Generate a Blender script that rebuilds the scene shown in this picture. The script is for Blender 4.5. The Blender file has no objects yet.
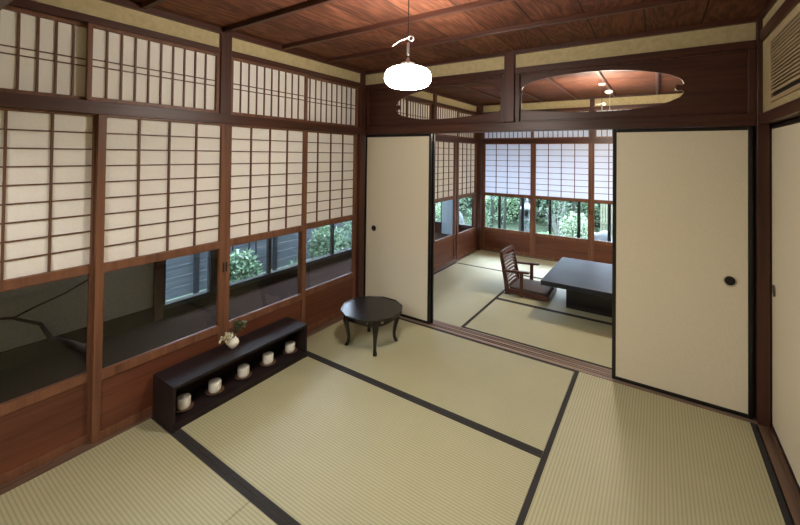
import bpy, bmesh, math, random
from mathutils import Vector, Matrix, Euler
random.seed(7)
C = bpy.context.scene.collection
PI = math.pi

# ------------------------------------------------------------------ materials
def new_mat(name):
    m = bpy.data.materials.new(name); m.use_nodes = True
    nt = m.node_tree; nt.nodes.clear()
    out = nt.nodes.new('ShaderNodeOutputMaterial')
    b = nt.nodes.new('ShaderNodeBsdfPrincipled')
    nt.links.new(b.outputs[0], out.inputs[0])
    return m, nt, b, out
def N(nt, t, **kw):
    n = nt.nodes.new(t)
    for k, v in kw.items(): setattr(n, k, v)
    return n
def lin(c):
    return tuple(((x/255)/12.92 if x/255 <= .04045 else ((x/255+.055)/1.055)**2.4) for x in c) + (1,)
def coords(nt, scale=(1,1,1), rnd=True):
    tc = N(nt, 'ShaderNodeTexCoord'); mp = N(nt, 'ShaderNodeMapping')
    mp.inputs['Scale'].default_value = scale
    if rnd:
        oi = N(nt, 'ShaderNodeObjectInfo'); mul = N(nt, 'ShaderNodeVectorMath', operation='MULTIPLY')
        comb = N(nt, 'ShaderNodeCombineXYZ')
        for i in range(3): nt.links.new(oi.outputs['Random'], comb.inputs[i])
        mul.inputs[1].default_value = (7.3, 11.1, 5.7)
        nt.links.new(comb.outputs[0], mul.inputs[0])
        add = N(nt, 'ShaderNodeVectorMath', operation='ADD')
        nt.links.new(tc.outputs['Object'], add.inputs[0]); nt.links.new(mul.outputs[0], add.inputs[1])
        nt.links.new(add.outputs[0], mp.inputs[0])
    else:
        nt.links.new(tc.outputs['Object'], mp.inputs[0])
    return mp
def ramp(nt, stops):
    r = N(nt, 'ShaderNodeValToRGB'); e = r.color_ramp.elements
    while len(e) < len(stops): e.new(0.5)
    for k, (p, c) in enumerate(stops): e[k].position = p; e[k].color = c
    return r
def wood(name, dark, light, axis, rough=.5, coarse=1.0, bump=.15, spec=.4, fine=1.0):
    m, nt, b, out = new_mat(name)
    s = [22*coarse]*3; s['xyz'.index(axis)] = 1.1*coarse
    mp = coords(nt, s)
    n1 = N(nt, 'ShaderNodeTexNoise'); n1.inputs['Scale'].default_value = 1.0; n1.inputs['Detail'].default_value = 6
    n1.inputs['Distortion'].default_value = .6
    nt.links.new(mp.outputs[0], n1.inputs['Vector'])
    s2 = [140*fine]*3; s2['xyz'.index(axis)] = 4
    mp2 = coords(nt, s2); n2 = N(nt, 'ShaderNodeTexNoise'); n2.inputs['Scale'].default_value = 1; n2.inputs['Detail'].default_value = 2
    nt.links.new(mp2.outputs[0], n2.inputs['Vector'])
    mix = N(nt, 'ShaderNodeMath', operation='MULTIPLY_ADD'); mix.inputs[1].default_value = .35
    nt.links.new(n2.outputs[0], mix.inputs[0]); nt.links.new(n1.outputs[0], mix.inputs[2])
    r = ramp(nt, [(.42, dark), (.62, tuple((a+c)/2 for a, c in zip(dark, light))), (.9, light)])
    nt.links.new(mix.outputs[0], r.inputs[0]); nt.links.new(r.outputs[0], b.inputs['Base Color'])
    b.inputs['Roughness'].default_value = rough; b.inputs['Specular IOR Level'].default_value = spec
    bp = N(nt, 'ShaderNodeBump'); bp.inputs['Strength'].default_value = bump; bp.inputs['Distance'].default_value = .002
    nt.links.new(n2.outputs[0], bp.inputs['Height']); nt.links.new(bp.outputs[0], b.inputs['Normal'])
    return m
def plain(name, col, rough=.5, metal=0, spec=.5, noise=0, nscale=60, bump=0):
    m, nt, b, out = new_mat(name)
    b.inputs['Base Color'].default_value = col; b.inputs['Roughness'].default_value = rough
    b.inputs['Metallic'].default_value = metal; b.inputs['Specular IOR Level'].default_value = spec
    mp = coords(nt, (nscale,)*3); n = N(nt, 'ShaderNodeTexNoise'); n.inputs['Scale'].default_value = 1; n.inputs['Detail'].default_value = 5
    nt.links.new(mp.outputs[0], n.inputs['Vector'])
    lo = tuple(c*(1-noise) for c in col[:3])+(1,); hi = tuple(min(1, c*(1+noise)) for c in col[:3])+(1,)
    r = ramp(nt, [(.3, lo), (.7, hi)]); nt.links.new(n.outputs[0], r.inputs[0]); nt.links.new(r.outputs[0], b.inputs['Base Color'])
    if bump:
        bp = N(nt, 'ShaderNodeBump'); bp.inputs['Strength'].default_value = bump; bp.inputs['Distance'].default_value = .003
        nt.links.new(n.outputs[0], bp.inputs['Height']); nt.links.new(bp.outputs[0], b.inputs['Normal'])
    return m
M = {}
PD, PL = lin((48,28,23)), lin((84,50,38))          # dark posts and beams
for a in 'xyz': M['beam_'+a] = wood('beam_wood_'+a, PD, PL, a, rough=.42)
SD, SL = lin((86,54,39)), lin((128,86,62))          # lighter shoji stiles
for a in 'xyz': M['stile_'+a] = wood('stile_wood_'+a, SD, SL, a, rough=.45)
M['board'] = wood('kick_board_wood', lin((70,38,28)), lin((116,68,48)), 'x', rough=.38, coarse=.35, bump=.05, fine=.5)
M['lattice'] = wood('lattice_wood', lin((76,48,36)), lin((112,76,56)), 'z', rough=.5)
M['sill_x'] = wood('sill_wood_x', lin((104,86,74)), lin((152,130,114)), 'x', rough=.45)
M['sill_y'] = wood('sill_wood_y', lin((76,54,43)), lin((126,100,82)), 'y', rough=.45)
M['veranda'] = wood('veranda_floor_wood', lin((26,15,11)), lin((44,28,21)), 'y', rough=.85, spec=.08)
M['lacquer'] = plain('black_lacquer', lin((20,16,18)), .25, spec=.5, noise=.15, nscale=20)
M['shelf'] = wood('dark_stained_shelf_wood', lin((24,17,18)), lin((44,32,32)), 'y', rough=.6, spec=.25)
M['slate'] = wood('dark_low_table_wood', lin((28,31,40)), lin((42,46,58)), 'x', rough=.38, spec=.3, bump=.05)
M['black'] = plain('black_door_edge', lin((16,13,14)), .3, noise=.1)
M['heri'] = plain('dark_cloth_edge', lin((42,39,38)), .85, noise=.25, nscale=300, bump=.3)
M['chrome'] = plain('chrome', (.6,.6,.6,1), .32, metal=1)
M['cord'] = plain('brown_cord', lin((40,28,24)), .6)
M['ceramic'] = plain('white_ceramic', lin((240,237,226)), .35, noise=.06, nscale=40)
M['saucer'] = wood('saucer_wood', lin((80,58,46)), lin((120,92,72)), 'x', rough=.4)
M['white'] = plain('white_plastic', lin((228,226,220)), .4)
M['cushion'] = plain('dark_grey_cushion', lin((72,62,60)), .75, noise=.15, nscale=200, bump=.2)
M['chair'] = wood('chair_wood', lin((60,34,28)), lin((94,58,46)), 'z', rough=.4)
M['metal_black'] = plain('black_window_frame', lin((22,26,32)), .45)
M['stone'] = plain('garden_stone', lin((150,158,160)), .9, noise=.35, nscale=9, bump=.5)
M['lantern'] = plain('lantern_stone', lin((120,128,130)), .9, noise=.35, nscale=12, bump=.5)
M['soil'] = plain('garden_moss', lin((66,84,62)), .95, noise=.4, nscale=6, bump=.5)
M['bark'] = wood('tree_bark', lin((38,40,38)), lin((78,82,76)), 'z', rough=.9, bump=.6)
M['twig'] = plain('pale_twigs', lin((170,172,168)), .8)
M['fence'] = wood('garden_fence_boards', lin((74,82,90)), lin((112,122,132)), 'y', rough=.8)
M['bamboo'] = wood('bamboo_paling', lin((120,126,104)), lin((172,176,150)), 'z', rough=.6)
M['stake'] = plain('dark_stake', lin((34,40,48)), .7)
M['vent_wood'] = wood('pale_vent_wood', lin((170,148,116)), lin((194,172,138)), 'x', rough=.5, coarse=.8)
M['gap_shade'] = plain('dark_gap_shade', lin((30,24,20)), .9)  # near-black colour painting the shade between the vent slats
M['branch_form'] = wood('dark_branch_wood', lin((38,26,20)), lin((70,50,40)), 'z', rough=.7, bump=.5)

def plaster():
    m, nt, b, out = new_mat('sand_plaster')
    mp = coords(nt, (1,1,1)); n = N(nt, 'ShaderNodeTexNoise'); n.inputs['Scale'].default_value = 140; n.inputs['Detail'].default_value = 6
    n2 = N(nt, 'ShaderNodeTexNoise'); n2.inputs['Scale'].default_value = 30; n2.inputs['Detail'].default_value = 5
    nt.links.new(mp.outputs[0], n.inputs['Vector']); nt.links.new(mp.outputs[0], n2.inputs['Vector'])
    a = N(nt, 'ShaderNodeMath', operation='MULTIPLY_ADD'); a.inputs[1].default_value = .5
    nt.links.new(n.outputs[0], a.inputs[0]); nt.links.new(n2.outputs[0], a.inputs[2])
    r = ramp(nt, [(.45, lin((176,160,118))), (1., lin((198,182,142)))])
    nt.links.new(a.outputs[0], r.inputs[0]); nt.links.new(r.outputs[0], b.inputs['Base Color'])
    b.inputs['Roughness'].default_value = .95
    bp = N(nt, 'ShaderNodeBump'); bp.inputs['Strength'].default_value = .35; bp.inputs['Distance'].default_value = .002
    nt.links.new(n.outputs[0], bp.inputs['Height']); nt.links.new(bp.outputs[0], b.inputs['Normal'])
    return m
M['plaster'] = plaster()
def grey_plaster():
    m = plain('grey_veranda_plaster', lin((184,180,162)), .95, noise=.08, nscale=50, bump=.2); return m
M['grey_plaster'] = grey_plaster()

def paper(name, col, tr):
    m, nt, b, out = new_mat(name)
    b.inputs['Base Color'].default_value = col; b.inputs['Roughness'].default_value = .9; b.inputs['Specular IOR Level'].default_value = .1
    mp = coords(nt, (1,1,1)); n = N(nt, 'ShaderNodeTexNoise'); n.inputs['Scale'].default_value = 90; n.inputs['Detail'].default_value = 6
    nt.links.new(mp.outputs[0], n.inputs['Vector'])
    r = ramp(nt, [(.3, tuple(c*.94 for c in col[:3])+(1,)), (.7, col)])
    nt.links.new(n.outputs[0], r.inputs[0]); nt.links.new(r.outputs[0], b.inputs['Base Color'])
    if tr:
        t = N(nt, 'ShaderNodeBsdfTranslucent'); t.inputs[0].default_value = col
        mx = N(nt, 'ShaderNodeMixShader'); mx.inputs[0].default_value = tr
        nt.links.new(b.outputs[0], mx.inputs[1]); nt.links.new(t.outputs[0], mx.inputs[2]); nt.links.new(mx.outputs[0], out.inputs[0])
    return m
M['paper'] = paper('shoji_paper', lin((250,247,240)), .16)
M['fusuma'] = paper('cream_door_paper', lin((230,222,200)), 0)
M['paper_far'] = paper('daylight_tinted_shoji_paper', lin((238,241,250)), .42)  # copy of the shoji paper with cool daylight put into its colour

def glass(name, tint, refl=1.0):
    m, nt, b, out = new_mat(name); nt.nodes.remove(b)
    t = N(nt, 'ShaderNodeBsdfTransparent'); t.inputs[0].default_value = tint
    g = N(nt, 'ShaderNodeBsdfGlossy'); g.inputs['Roughness'].default_value = 0.0
    f = N(nt, 'ShaderNodeFresnel'); f.inputs[0].default_value = 1.5
    gm = N(nt, 'ShaderNodeNewGeometry'); io = N(nt, 'ShaderNodeMath', operation='MULTIPLY_ADD')
    io.inputs[1].default_value = 1/1.5-1.5; io.inputs[2].default_value = 1.5
    nt.links.new(gm.outputs['Backfacing'], io.inputs[0]); nt.links.new(io.outputs[0], f.inputs[0])
    mu = N(nt, 'ShaderNodeMath', operation='MULTIPLY'); mu.inputs[1].default_value = refl
    nt.links.new(f.outputs[0], mu.inputs[0])
    mx = N(nt, 'ShaderNodeMixShader')
    nt.links.new(mu.outputs[0], mx.inputs[0]); nt.links.new(t.outputs[0], mx.inputs[1]); nt.links.new(g.outputs[0], mx.inputs[2])
    nt.links.new(mx.outputs[0], out.inputs[0])
    return m
M['glass'] = glass('window_glass', (.97,.98,.985,1), .55)

def tatami():
    m, nt, b, out = new_mat('tatami_rush')
    tc = N(nt, 'ShaderNodeTexCoord')
    sep = N(nt, 'ShaderNodeSeparateXYZ'); nt.links.new(tc.outputs['Object'], sep.inputs[0])
    w = N(nt, 'ShaderNodeMath', operation='MULTIPLY'); w.inputs[1].default_value = 2*PI/.0159
    nt.links.new(sep.outputs['Y'], w.inputs[0])
    sn = N(nt, 'ShaderNodeMath', operation='SINE'); nt.links.new(w.outputs[0], sn.inputs[0])
    ab = N(nt, 'ShaderNodeMath', operation='MULTIPLY_ADD'); ab.inputs[1].default_value = .5; ab.inputs[2].default_value = .5
    nt.links.new(sn.outputs[0], ab.inputs[0])
    pw = N(nt, 'ShaderNodeMath', operation='POWER'); pw.inputs[1].default_value = .6; nt.links.new(ab.outputs[0], pw.inputs[0])
    # rushes run across the ribs
    mp = coords(nt, (420, 9, 1)); n = N(nt, 'ShaderNodeTexNoise'); n.inputs['Scale'].default_value = 1; n.inputs['Detail'].default_value = 3
    nt.links.new(mp.outputs[0], n.inputs['Vector'])
    mp2 = coords(nt, (3, 3, 1)); n2 = N(nt, 'ShaderNodeTexNoise'); n2.inputs['Scale'].default_value = 1; n2.inputs['Detail'].default_value = 3
    nt.links.new(mp2.outputs[0], n2.inputs['Vector'])
    r = ramp(nt, [(.0, lin((155,151,118))), (.5, lin((174,169,134))), (1., lin((182,177,142)))])
    nt.links.new(pw.outputs[0], r.inputs[0])
    hs = N(nt, 'ShaderNodeHueSaturation')
    a1 = N(nt, 'ShaderNodeMath', operation='MULTIPLY_ADD'); a1.inputs[1].default_value = .14; a1.inputs[2].default_value = .85
    nt.links.new(n.outputs[0], a1.inputs[0])
    a2 = N(nt, 'ShaderNodeMath', operation='MULTIPLY_ADD'); a2.inputs[1].default_value = .18
    nt.links.new(n2.outputs[0], a2.inputs[0]); nt.links.new(a1.outputs[0], a2.inputs[2])
    nt.links.new(a2.outputs[0], hs.inputs['Value']); nt.links.new(r.outputs[0], hs.inputs['Color'])
    nt.links.new(hs.outputs[0], b.inputs['Base Color'])
    b.inputs['Roughness'].default_value = .5; b.inputs['Specular IOR Level'].default_value = .4
    bp = N(nt, 'ShaderNodeBump'); bp.inputs['Strength'].default_value = .35; bp.inputs['Distance'].default_value = .002
    nt.links.new(pw.outputs[0], bp.inputs['Height']); nt.links.new(bp.outputs[0], b.inputs['Normal'])
    return m
M['tatami'] = tatami()

def ceiling_mat(name, axis, pitch, off):
    """boards of one width side by side; grain along `axis`, dark joints every `pitch` across it"""
    m, nt, b, out = new_mat(name)
    tc = N(nt, 'ShaderNodeTexCoord'); sep = N(nt, 'ShaderNodeSeparateXYZ'); nt.links.new(tc.outputs['Object'], sep.inputs[0])
    other = 'X' if axis == 'y' else 'Y'
    d = N(nt, 'ShaderNodeMath', operation='MULTIPLY_ADD'); d.inputs[1].default_value = 1/pitch; d.inputs[2].default_value = -off/pitch+20
    nt.links.new(sep.outputs[other], d.inputs[0])
    fl = N(nt, 'ShaderNodeMath', operation='FLOOR'); nt.links.new(d.outputs[0], fl.inputs[0])
    fr = N(nt, 'ShaderNodeMath', operation='FRACT'); nt.links.new(d.outputs[0], fr.inputs[0])
    comb = N(nt, 'ShaderNodeCombineXYZ')
    o1 = N(nt, 'ShaderNodeMath', operation='MULTIPLY'); o1.inputs[1].default_value = 3.77; nt.links.new(fl.outputs[0], o1.inputs[0])
    nt.links.new(o1.outputs[0], comb.inputs[0]); nt.links.new(o1.outputs[0], comb.inputs[1])
    add = N(nt, 'ShaderNodeVectorMath', operation='ADD'); nt.links.new(tc.outputs['Object'], add.inputs[0]); nt.links.new(comb.outputs[0], add.inputs[1])
    mp = N(nt, 'ShaderNodeMapping'); s = [6, 6, 6]; s['xyz'.index(axis)] = 1.3; mp.inputs['Scale'].default_value = s
    nt.links.new(add.outputs[0], mp.inputs[0])
    n = N(nt, 'ShaderNodeTexNoise'); n.inputs['Scale'].default_value = 1; n.inputs['Detail'].default_value = 3; n.inputs['Distortion'].default_value = .3
    nt.links.new(mp.outputs[0], n.inputs['Vector'])
    k = N(nt, 'ShaderNodeMath', operation='MULTIPLY'); k.inputs[1].default_value = 60; nt.links.new(n.outputs[0], k.inputs[0])
    sn = N(nt, 'ShaderNodeMath', operation='SINE'); nt.links.new(k.outputs[0], sn.inputs[0])
    mp3 = N(nt, 'ShaderNodeMapping'); s = [160, 160, 160]; s['xyz'.index(axis)] = 5; mp3.inputs['Scale'].default_value = s
    nt.links.new(add.outputs[0], mp3.inputs[0])
    n3 = N(nt, 'ShaderNodeTexNoise'); n3.inputs['Scale'].default_value = 1; nt.links.new(mp3.outputs[0], n3.inputs['Vector'])
    su = N(nt, 'ShaderNodeMath', operation='MULTIPLY_ADD'); su.inputs[1].default_value = .16; nt.links.new(sn.outputs[0], su.inputs[0]); nt.links.new(n3.outputs[0], su.inputs[2])
    wn = N(nt, 'ShaderNodeTexWhiteNoise', noise_dimensions='1D'); nt.links.new(fl.outputs[0], wn.inputs['W'])
    su2 = N(nt, 'ShaderNodeMath', operation='MULTIPLY_ADD'); su2.inputs[1].default_value = .25; nt.links.new(wn.outputs[0], su2.inputs[0]); nt.links.new(su.outputs[0], su2.inputs[2])
    r = ramp(nt, [(.3, lin((66,38,28))), (.65, lin((98,58,41))), (1., lin((128,82,59)))])
    nt.links.new(su2.outputs[0], r.inputs[0])
    jt = N(nt, 'ShaderNodeMath', operation='GREATER_THAN'); jt.inputs[1].default_value = .028; nt.links.new(fr.outputs[0], jt.inputs[0])
    mx = N(nt, 'ShaderNodeMix', data_type='RGBA'); mx.inputs[6].default_value = lin((30,14,10))
    nt.links.new(jt.outputs[0], mx.inputs[0]); nt.links.new(r.outputs[0], mx.inputs[7]); nt.links.new(mx.outputs[2], b.inputs['Base Color'])
    b.inputs['Roughness'].default_value = .6; b.inputs['Specular IOR Level'].default_value = .25
    bp = N(nt, 'ShaderNodeBump'); bp.inputs['Strength'].default_value = .5; bp.inputs['Distance'].default_value = .006
    nt.links.new(fr.outputs[0], bp.inputs['Height']); nt.links.new(bp.outputs[0], b.inputs['Normal'])
    return m
M['ceil_main'] = ceiling_mat('ceiling_boards_near', 'y', .297, .012)
M['ceil_back'] = ceiling_mat('ceiling_boards_far', 'x', .235, .05)

def leafmat(name, c1, c2, rough=.4, tr=.25):
    m, nt, b, out = new_mat(name)
    g = N(nt, 'ShaderNodeNewGeometry')
    r = ramp(nt, [(0, c1), (.75, c2), (1, tuple(min(1, c*1.5) for c in c2[:3])+(1,))])
    nt.links.new(g.outputs['Random Per Island'], r.inputs[0]); nt.links.new(r.outputs[0], b.inputs['Base Color'])
    b.inputs['Roughness'].default_value = rough
    t = N(nt, 'ShaderNodeBsdfTranslucent'); nt.links.new(r.outputs[0], t.inputs[0])
    mx = N(nt, 'ShaderNodeMixShader'); mx.inputs[0].default_value = tr
    nt.links.new(b.outputs[0], mx.inputs[1]); nt.links.new(t.outputs[0], mx.inputs[2]); nt.links.new(mx.outputs[0], out.inputs[0])
    return m
M['leaf'] = leafmat('shrub_leaves', lin((66,100,62)), lin((170,200,160)))
M['leaf_dark'] = leafmat('dark_shrub_leaves', lin((46,76,50)), lin((144,176,146)))
M['leaf_pale'] = leafmat('pale_azalea_leaves', lin((92,136,88)), lin((216,230,204)))
M['leaf_bright'] = leafmat('bright_grass_leaves', lin((110,160,104)), lin((184,226,176)))
M['leaf_vase'] = leafmat('dark_sprig_leaves', lin((44,52,34)), lin((92,98,68)), tr=.1)
M['petal'] = leafmat('cream_buds', lin((196,186,150)), lin((232,226,200)), rough=.6)

def lampmat(name, col, st):
    m, nt, b, out = new_mat(name)
    b.inputs['Base Color'].default_value = (.9,.9,.88,1); b.inputs['Roughness'].default_value = .2
    b.inputs['Emission Color'].default_value = col; b.inputs['Emission Strength'].default_value = st
    return m
M['globe'] = lampmat('lit_opal_glass', (1,.93,.84,1), 104)
M['globe2'] = lampmat('lit_opal_glass_far', (1,.89,.72,1), 150)

# ------------------------------------------------------------------ geometry helpers
class MB:
    def __init__(s): s.bm = bmesh.new()
    def box(s, x0, x1, y0, y1, z0, z1, mat=None):
        vs = [s.bm.verts.new(p) for p in ((x0,y0,z0),(x1,y0,z0),(x1,y1,z0),(x0,y1,z0),(x0,y0,z1),(x1,y0,z1),(x1,y1,z1),(x0,y1,z1))]
        if mat: 
            for v in vs: v.co = mat @ v.co
        for f in ((3,2,1,0),(4,5,6,7),(0,1,5,4),(1,2,6,5),(2,3,7,6),(3,0,4,7)): s.bm.faces.new([vs[i] for i in f])
        return s
    def lathe(s, prof, n=32, c=(0,0,0), sy=1.0):
        rings = []
        for r, z in prof:
            if r < 1e-6: rings.append([s.bm.verts.new((c[0], c[1], c[2]+z))])
            else: rings.append([s.bm.verts.new((c[0]+r*math.cos(2*PI*k/n), c[1]+r*sy*math.sin(2*PI*k/n), c[2]+z)) for k in range(n)])
        for a, b in zip(rings, rings[1:]):
            if len(a) == 1 and len(b) == 1: continue
            for k in range(n):
                k2 = (k+1) % n
                if len(a) == 1: f = [a[0], b[k2], b[k]]
                elif len(b) == 1: f = [a[k], a[k2], b[0]]
                else: f = [a[k], a[k2], b[k2], b[k]]
                try: s.bm.faces.new(f)
                except ValueError: pass
        return s
    def tube(s, pts, r, n=8, cap=True):
        pts = [Vector(p) for p in pts]; rr = r if isinstance(r, (list, tuple)) else [r]*len(pts)
        prev = None; rings = []
        for i, p in enumerate(pts):
            t = (pts[min(i+1, len(pts)-1)] - pts[max(i-1, 0)]).normalized()
            u = prev if prev is not None else (Vector((1,0,0)) if abs(t.x) < .8 else Vector((0,1,0)))
            u = (u - t*u.dot(t)).normalized(); prev = u; w = t.cross(u)
            rings.append([s.bm.verts.new(p + rr[i]*(u*math.cos(2*PI*k/n) + w*math.sin(2*PI*k/n))) for k in range(n)])
        for a, b in zip(rings, rings[1:]):
            for k in range(n): s.bm.faces.new([a[k], a[(k+1)%n], b[(k+1)%n], b[k]])
        if cap:
            s.bm.faces.new(rings[0][::-1]); s.bm.faces.new(rings[-1])
        return s
    def prism(s, poly, axis, a, b):
        """poly in the two other axes, extruded along axis from a to b"""
        def P(u, v, w):
            return {'x': (w,u,v), 'y': (u,w,v), 'z': (u,v,w)}[axis]
        A = [s.bm.verts.new(P(u,v,a)) for u, v in poly]; B = [s.bm.verts.new(P(u,v,b)) for u, v in poly]
        n = len(poly)
        s.bm.faces.new(A); s.bm.faces.new(B[::-1])
        for k in range(n): s.bm.faces.new([A[k], B[k], B[(k+1)%n], A[(k+1)%n]])
        return s
    def leaf(s, p, d, l, w, up=None):
        d = Vector(d).normalized(); u = Vector((random.gauss(0,1), random.gauss(0,1), random.gauss(0,1)))
        u = (u - d*u.dot(d)).normalized()*w/2; p = Vector(p)
        q = [p, p+d*l*.45+u, p+d*l, p+d*l*.45-u]
        s.bm.faces.new([s.bm.verts.new(x) for x in q])
    def build(s, name, mat, parent=None, loc=None, smooth=False, bevel=0, recalc=True):
        if recalc: bmesh.ops.recalc_face_normals(s.bm, faces=s.bm.faces)
        me = bpy.data.meshes.new(name); s.bm.to_mesh(me); s.bm.free()
        o = bpy.data.objects.new(name, me); C.objects.link(o); me.materials.append(mat)
        if parent: o.parent = parent
        if loc: o.location = loc
        if smooth:
            for p in me.polygons: p.use_smooth = True
            try: me.set_sharp_from_angle(angle=math.radians(40))
            except Exception: pass
        if bevel:
            b = o.modifiers.new('bevel', 'BEVEL'); b.width = bevel; b.segments = 2; b.limit_method = 'ANGLE'; b.harden_normals = False
        return o
def tag(o, label, cat, group=None):
    o['label'] = label; o['category'] = cat
    if group: o['group'] = group
    return o
def thing(name, label, cat, loc=(0,0,0), rz=0, group=None):
    o = bpy.data.objects.new(name, None); C.objects.link(o); o.empty_display_size = .1
    o.location = loc; o.rotation_euler = (0,0,rz); return tag(o, label, cat, group)
def struct(name, mb, mat, bevel=0, label=None):
    o = mb.build(name, mat, bevel=bevel); o['kind'] = 'structure'
    if label: o['label'] = label
    return o
def sbox(name, b, mat, bevel=0, label=None):
    """structure box with its origin at its base centre"""
    cx, cy, cz = (b[0]+b[1])/2, (b[2]+b[3])/2, b[4]
    o = MB().box(b[0]-cx, b[1]-cx, b[2]-cy, b[3]-cy, 0, b[5]-cz).build(name, mat, loc=(cx,cy,cz), bevel=bevel); o['kind'] = 'structure'
    if label: o['label'] = label
    return o
def dup(root, loc, rz, label, group=None):
    r = root.copy(); C.objects.link(r); r.location = loc; r.rotation_euler = (0,0,rz); r['label'] = label
    if group: r['group'] = group
    for ch in list(root.children):
        c = ch.copy(); C.objects.link(c); c.parent = r
        for g in list(ch.children):
            d = g.copy(); C.objects.link(d); d.parent = c
    return r
trim_n = [0]
def trim(b, mat, bevel=0, label=None):
    trim_n[0] += 1
    return sbox('trim_%d' % trim_n[0], b, M[mat], bevel, label)

# ------------------------------------------------------------------ room constants
W = 2.975          # right edge of the tatami room
Y0 = -2.965        # near edge of the tatami room
DOOR = 1.757
ZC = 2.41
YB = 2.97          # shoji plane at the back of the far room
XO, YO = -1.45, 3.95    # outer window planes of the veranda

# subfloor, veranda floors
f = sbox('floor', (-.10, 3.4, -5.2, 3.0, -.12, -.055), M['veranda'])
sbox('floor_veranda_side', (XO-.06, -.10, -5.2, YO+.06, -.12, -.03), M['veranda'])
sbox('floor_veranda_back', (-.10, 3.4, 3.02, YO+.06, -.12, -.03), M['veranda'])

# ------------------------------------------------------------------ tatami
def mat_(x0, x1, y0, y1, along, edges, label, group='tatami mats'):
    """local x runs along the ribs; edges: which long sides (-1,+1) carry cloth"""
    lx, ly = (x1-x0, y1-y0) if along == 'x' else (y1-y0, x1-x0)
    t = thing('tatami_mat', label, 'tatami mat', ((x0+x1)/2, (y0+y1)/2, -.055), 0 if along == 'x' else PI/2, group)
    g = .0012
    MB().box(-lx/2+g, lx/2-g, -ly/2+g, ly/2-g, 0, .055).build('rush_surface', M['tatami'], t, bevel=.002)
    for s in edges:
        a, b = sorted((s*(ly/2-.028), s*(ly/2-g)))
        MB().box(-lx/2+g, lx/2-g, a, b, .054, .0565).build('cloth_edge', M['heri'], t)
    return t
mat_(.022, 1.988, -.992, -.03, 'x', (-1, 1), 'tatami mat under the round black table, ending at the sliding door sill')
mat_(.022, 1.988, -1.992, -.992, 'x', (-1, 1), 'tatami mat in front of the low shelf, between two dark cloth bands')
mat_(1.988, W-.006, -1.992, -.03, 'y', (-1, 1), 'tatami mat lying lengthwise in front of the wide cream sliding door')
mat_(.022, .972, Y0, -1.992, 'x', (1,), 'half tatami mat in the left foreground below the kick boards')
mat_(.972, W, Y0, -1.992, 'x', (1, -1), 'tatami mat at the bottom edge right of the half mat')
mat_(.045, 1.03, .125, 1.985, 'y', (-1, 1), 'tatami mat in the far room left of the legless chair', 'far room tatami mats')
mat_(1.03, W, .125, 1.0, 'x', (-1, 1), 'tatami mat in the far room just beyond the doorway sill', 'far room tatami mats')
mat_(1.03, W, 1.0, 1.985, 'x', (-1, 1), 'tatami mat in the far room under the legless chair and dark table', 'far room tatami mats')
mat_(.045, 2.01, 1.985, YB-.01, 'x', (-1, 1), 'sunlit tatami mat along the garden window wall of the far room', 'far room tatami mats')
mat_(2.01, W, 1.985, YB-.01, 'x', (-1,), 'tatami mat in the hidden right corner of the far room', 'far room tatami mats')
# room behind the camera
for k in range(2):
    mat_(.022+k*1.4765, 1.4985+k*1.4765, -4.9, -3.075, 'y', (-1, 1), ['tatami mat behind the viewer at left', 'tatami mat behind the viewer at right'][k], 'tatami mats behind the viewer')

# ------------------------------------------------------------------ sills
def tracked_sill(x0, x1, y0, y1, z, mat, rot=False):
    """a grooved threshold running along x (or along y when rot)"""
    global trim_n
    w = y1-y0; prof = []
    g = [(.22,.30),(.38,.46),(.62,.70),(.78,.86)] if w > .12 else [(.28,.38),(.62,.72)]
    prof = [(0,-.055),(0,0)]
    for a, b in g: prof += [(a*w,0),(a*w,-.004),(b*w,-.004),(b*w,0)]
    prof += [(w,0),(w,-.055)]
    trim_n[0] += 1
    mb = MB()
    if not rot: mb.prism([(a+y0, b+z) for a, b in prof], 'x', x0, x1)
    else: mb.prism([(a+x0, b+z) for a, b in prof], 'y', y0, y1)
    o = mb.build('trim_%d' % trim_n[0], M[mat]); o['kind'] = 'structure'; return o
tracked_sill(-.055, 3.03, -.03, .125, .002, 'sill_x')
tracked_sill(.0, 3.04, Y0-.11, Y0, .002, 'sill_x')
def sill_y(x0, x1, y0, y1, z, mat='sill_y'):
    global trim_n
    w = x1-x0; prof = [(0,-.055),(0,0),(.3*w,0),(.3*w,-.004),(.38*w,-.004),(.38*w,0),(.64*w,0),(.64*w,-.004),(.72*w,-.004),(.72*w,0),(w,0),(w,-.055)]
    trim_n[0] += 1; mb = MB(); mb.prism([(a+x0, b+z) for a, b in prof], 'y', y0, y1)
    o = mb.build('trim_%d' % trim_n[0], M[mat]); o['kind'] = 'structure'; return o
sill_y(-.10, .022, -3.03, -.12, .004)
sill_y(-.10, .045, .0, 2.88, .004)
sill_y(W, 3.10, -2.96, -.0, .002)
trim((.07, 3.1, YB-.01, YB+.10, -.055, .004), 'sill_x')

# ------------------------------------------------------------------ posts
def post(x0, x1, y0, y1, z0=-.055, z1=ZC, lab=None): return trim((x0,x1,y0,y1,z0,z1), 'beam_z', .004, lab)
post(-.10, .0, -.118, -.044, lab='dark corner post between lattice screens and sliding door')
post(-.10, .012, -1.618, -1.538, 1.825, lab='dark upper post between the transom screens')
post(-.10, .012, -3.13, -3.03)
post(W, 3.032, -.028, .11, lab='dark post between the wide cream door and right wall')
post(1.437, 1.52, -.022, .11, 1.835, 2.40, lab='short dark post above the doorway')
post(-.08, .07, 2.88, 3.03, lab='corner post of the far room')
post(-.10, .012, 1.395, 1.47, 1.825, 2.40)
post(1.68, 1.74, 2.95, 3.05, 1.825, 2.40)
post(-.13, -.055, -.044, .13)
post(W, 3.06, -3.07, Y0)
post(2.96, 3.06, 2.9, 3.03)
post(-.10, .0, -5.1, -5.0); post(2.99, 3.09, -5.1, -5.0)

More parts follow.
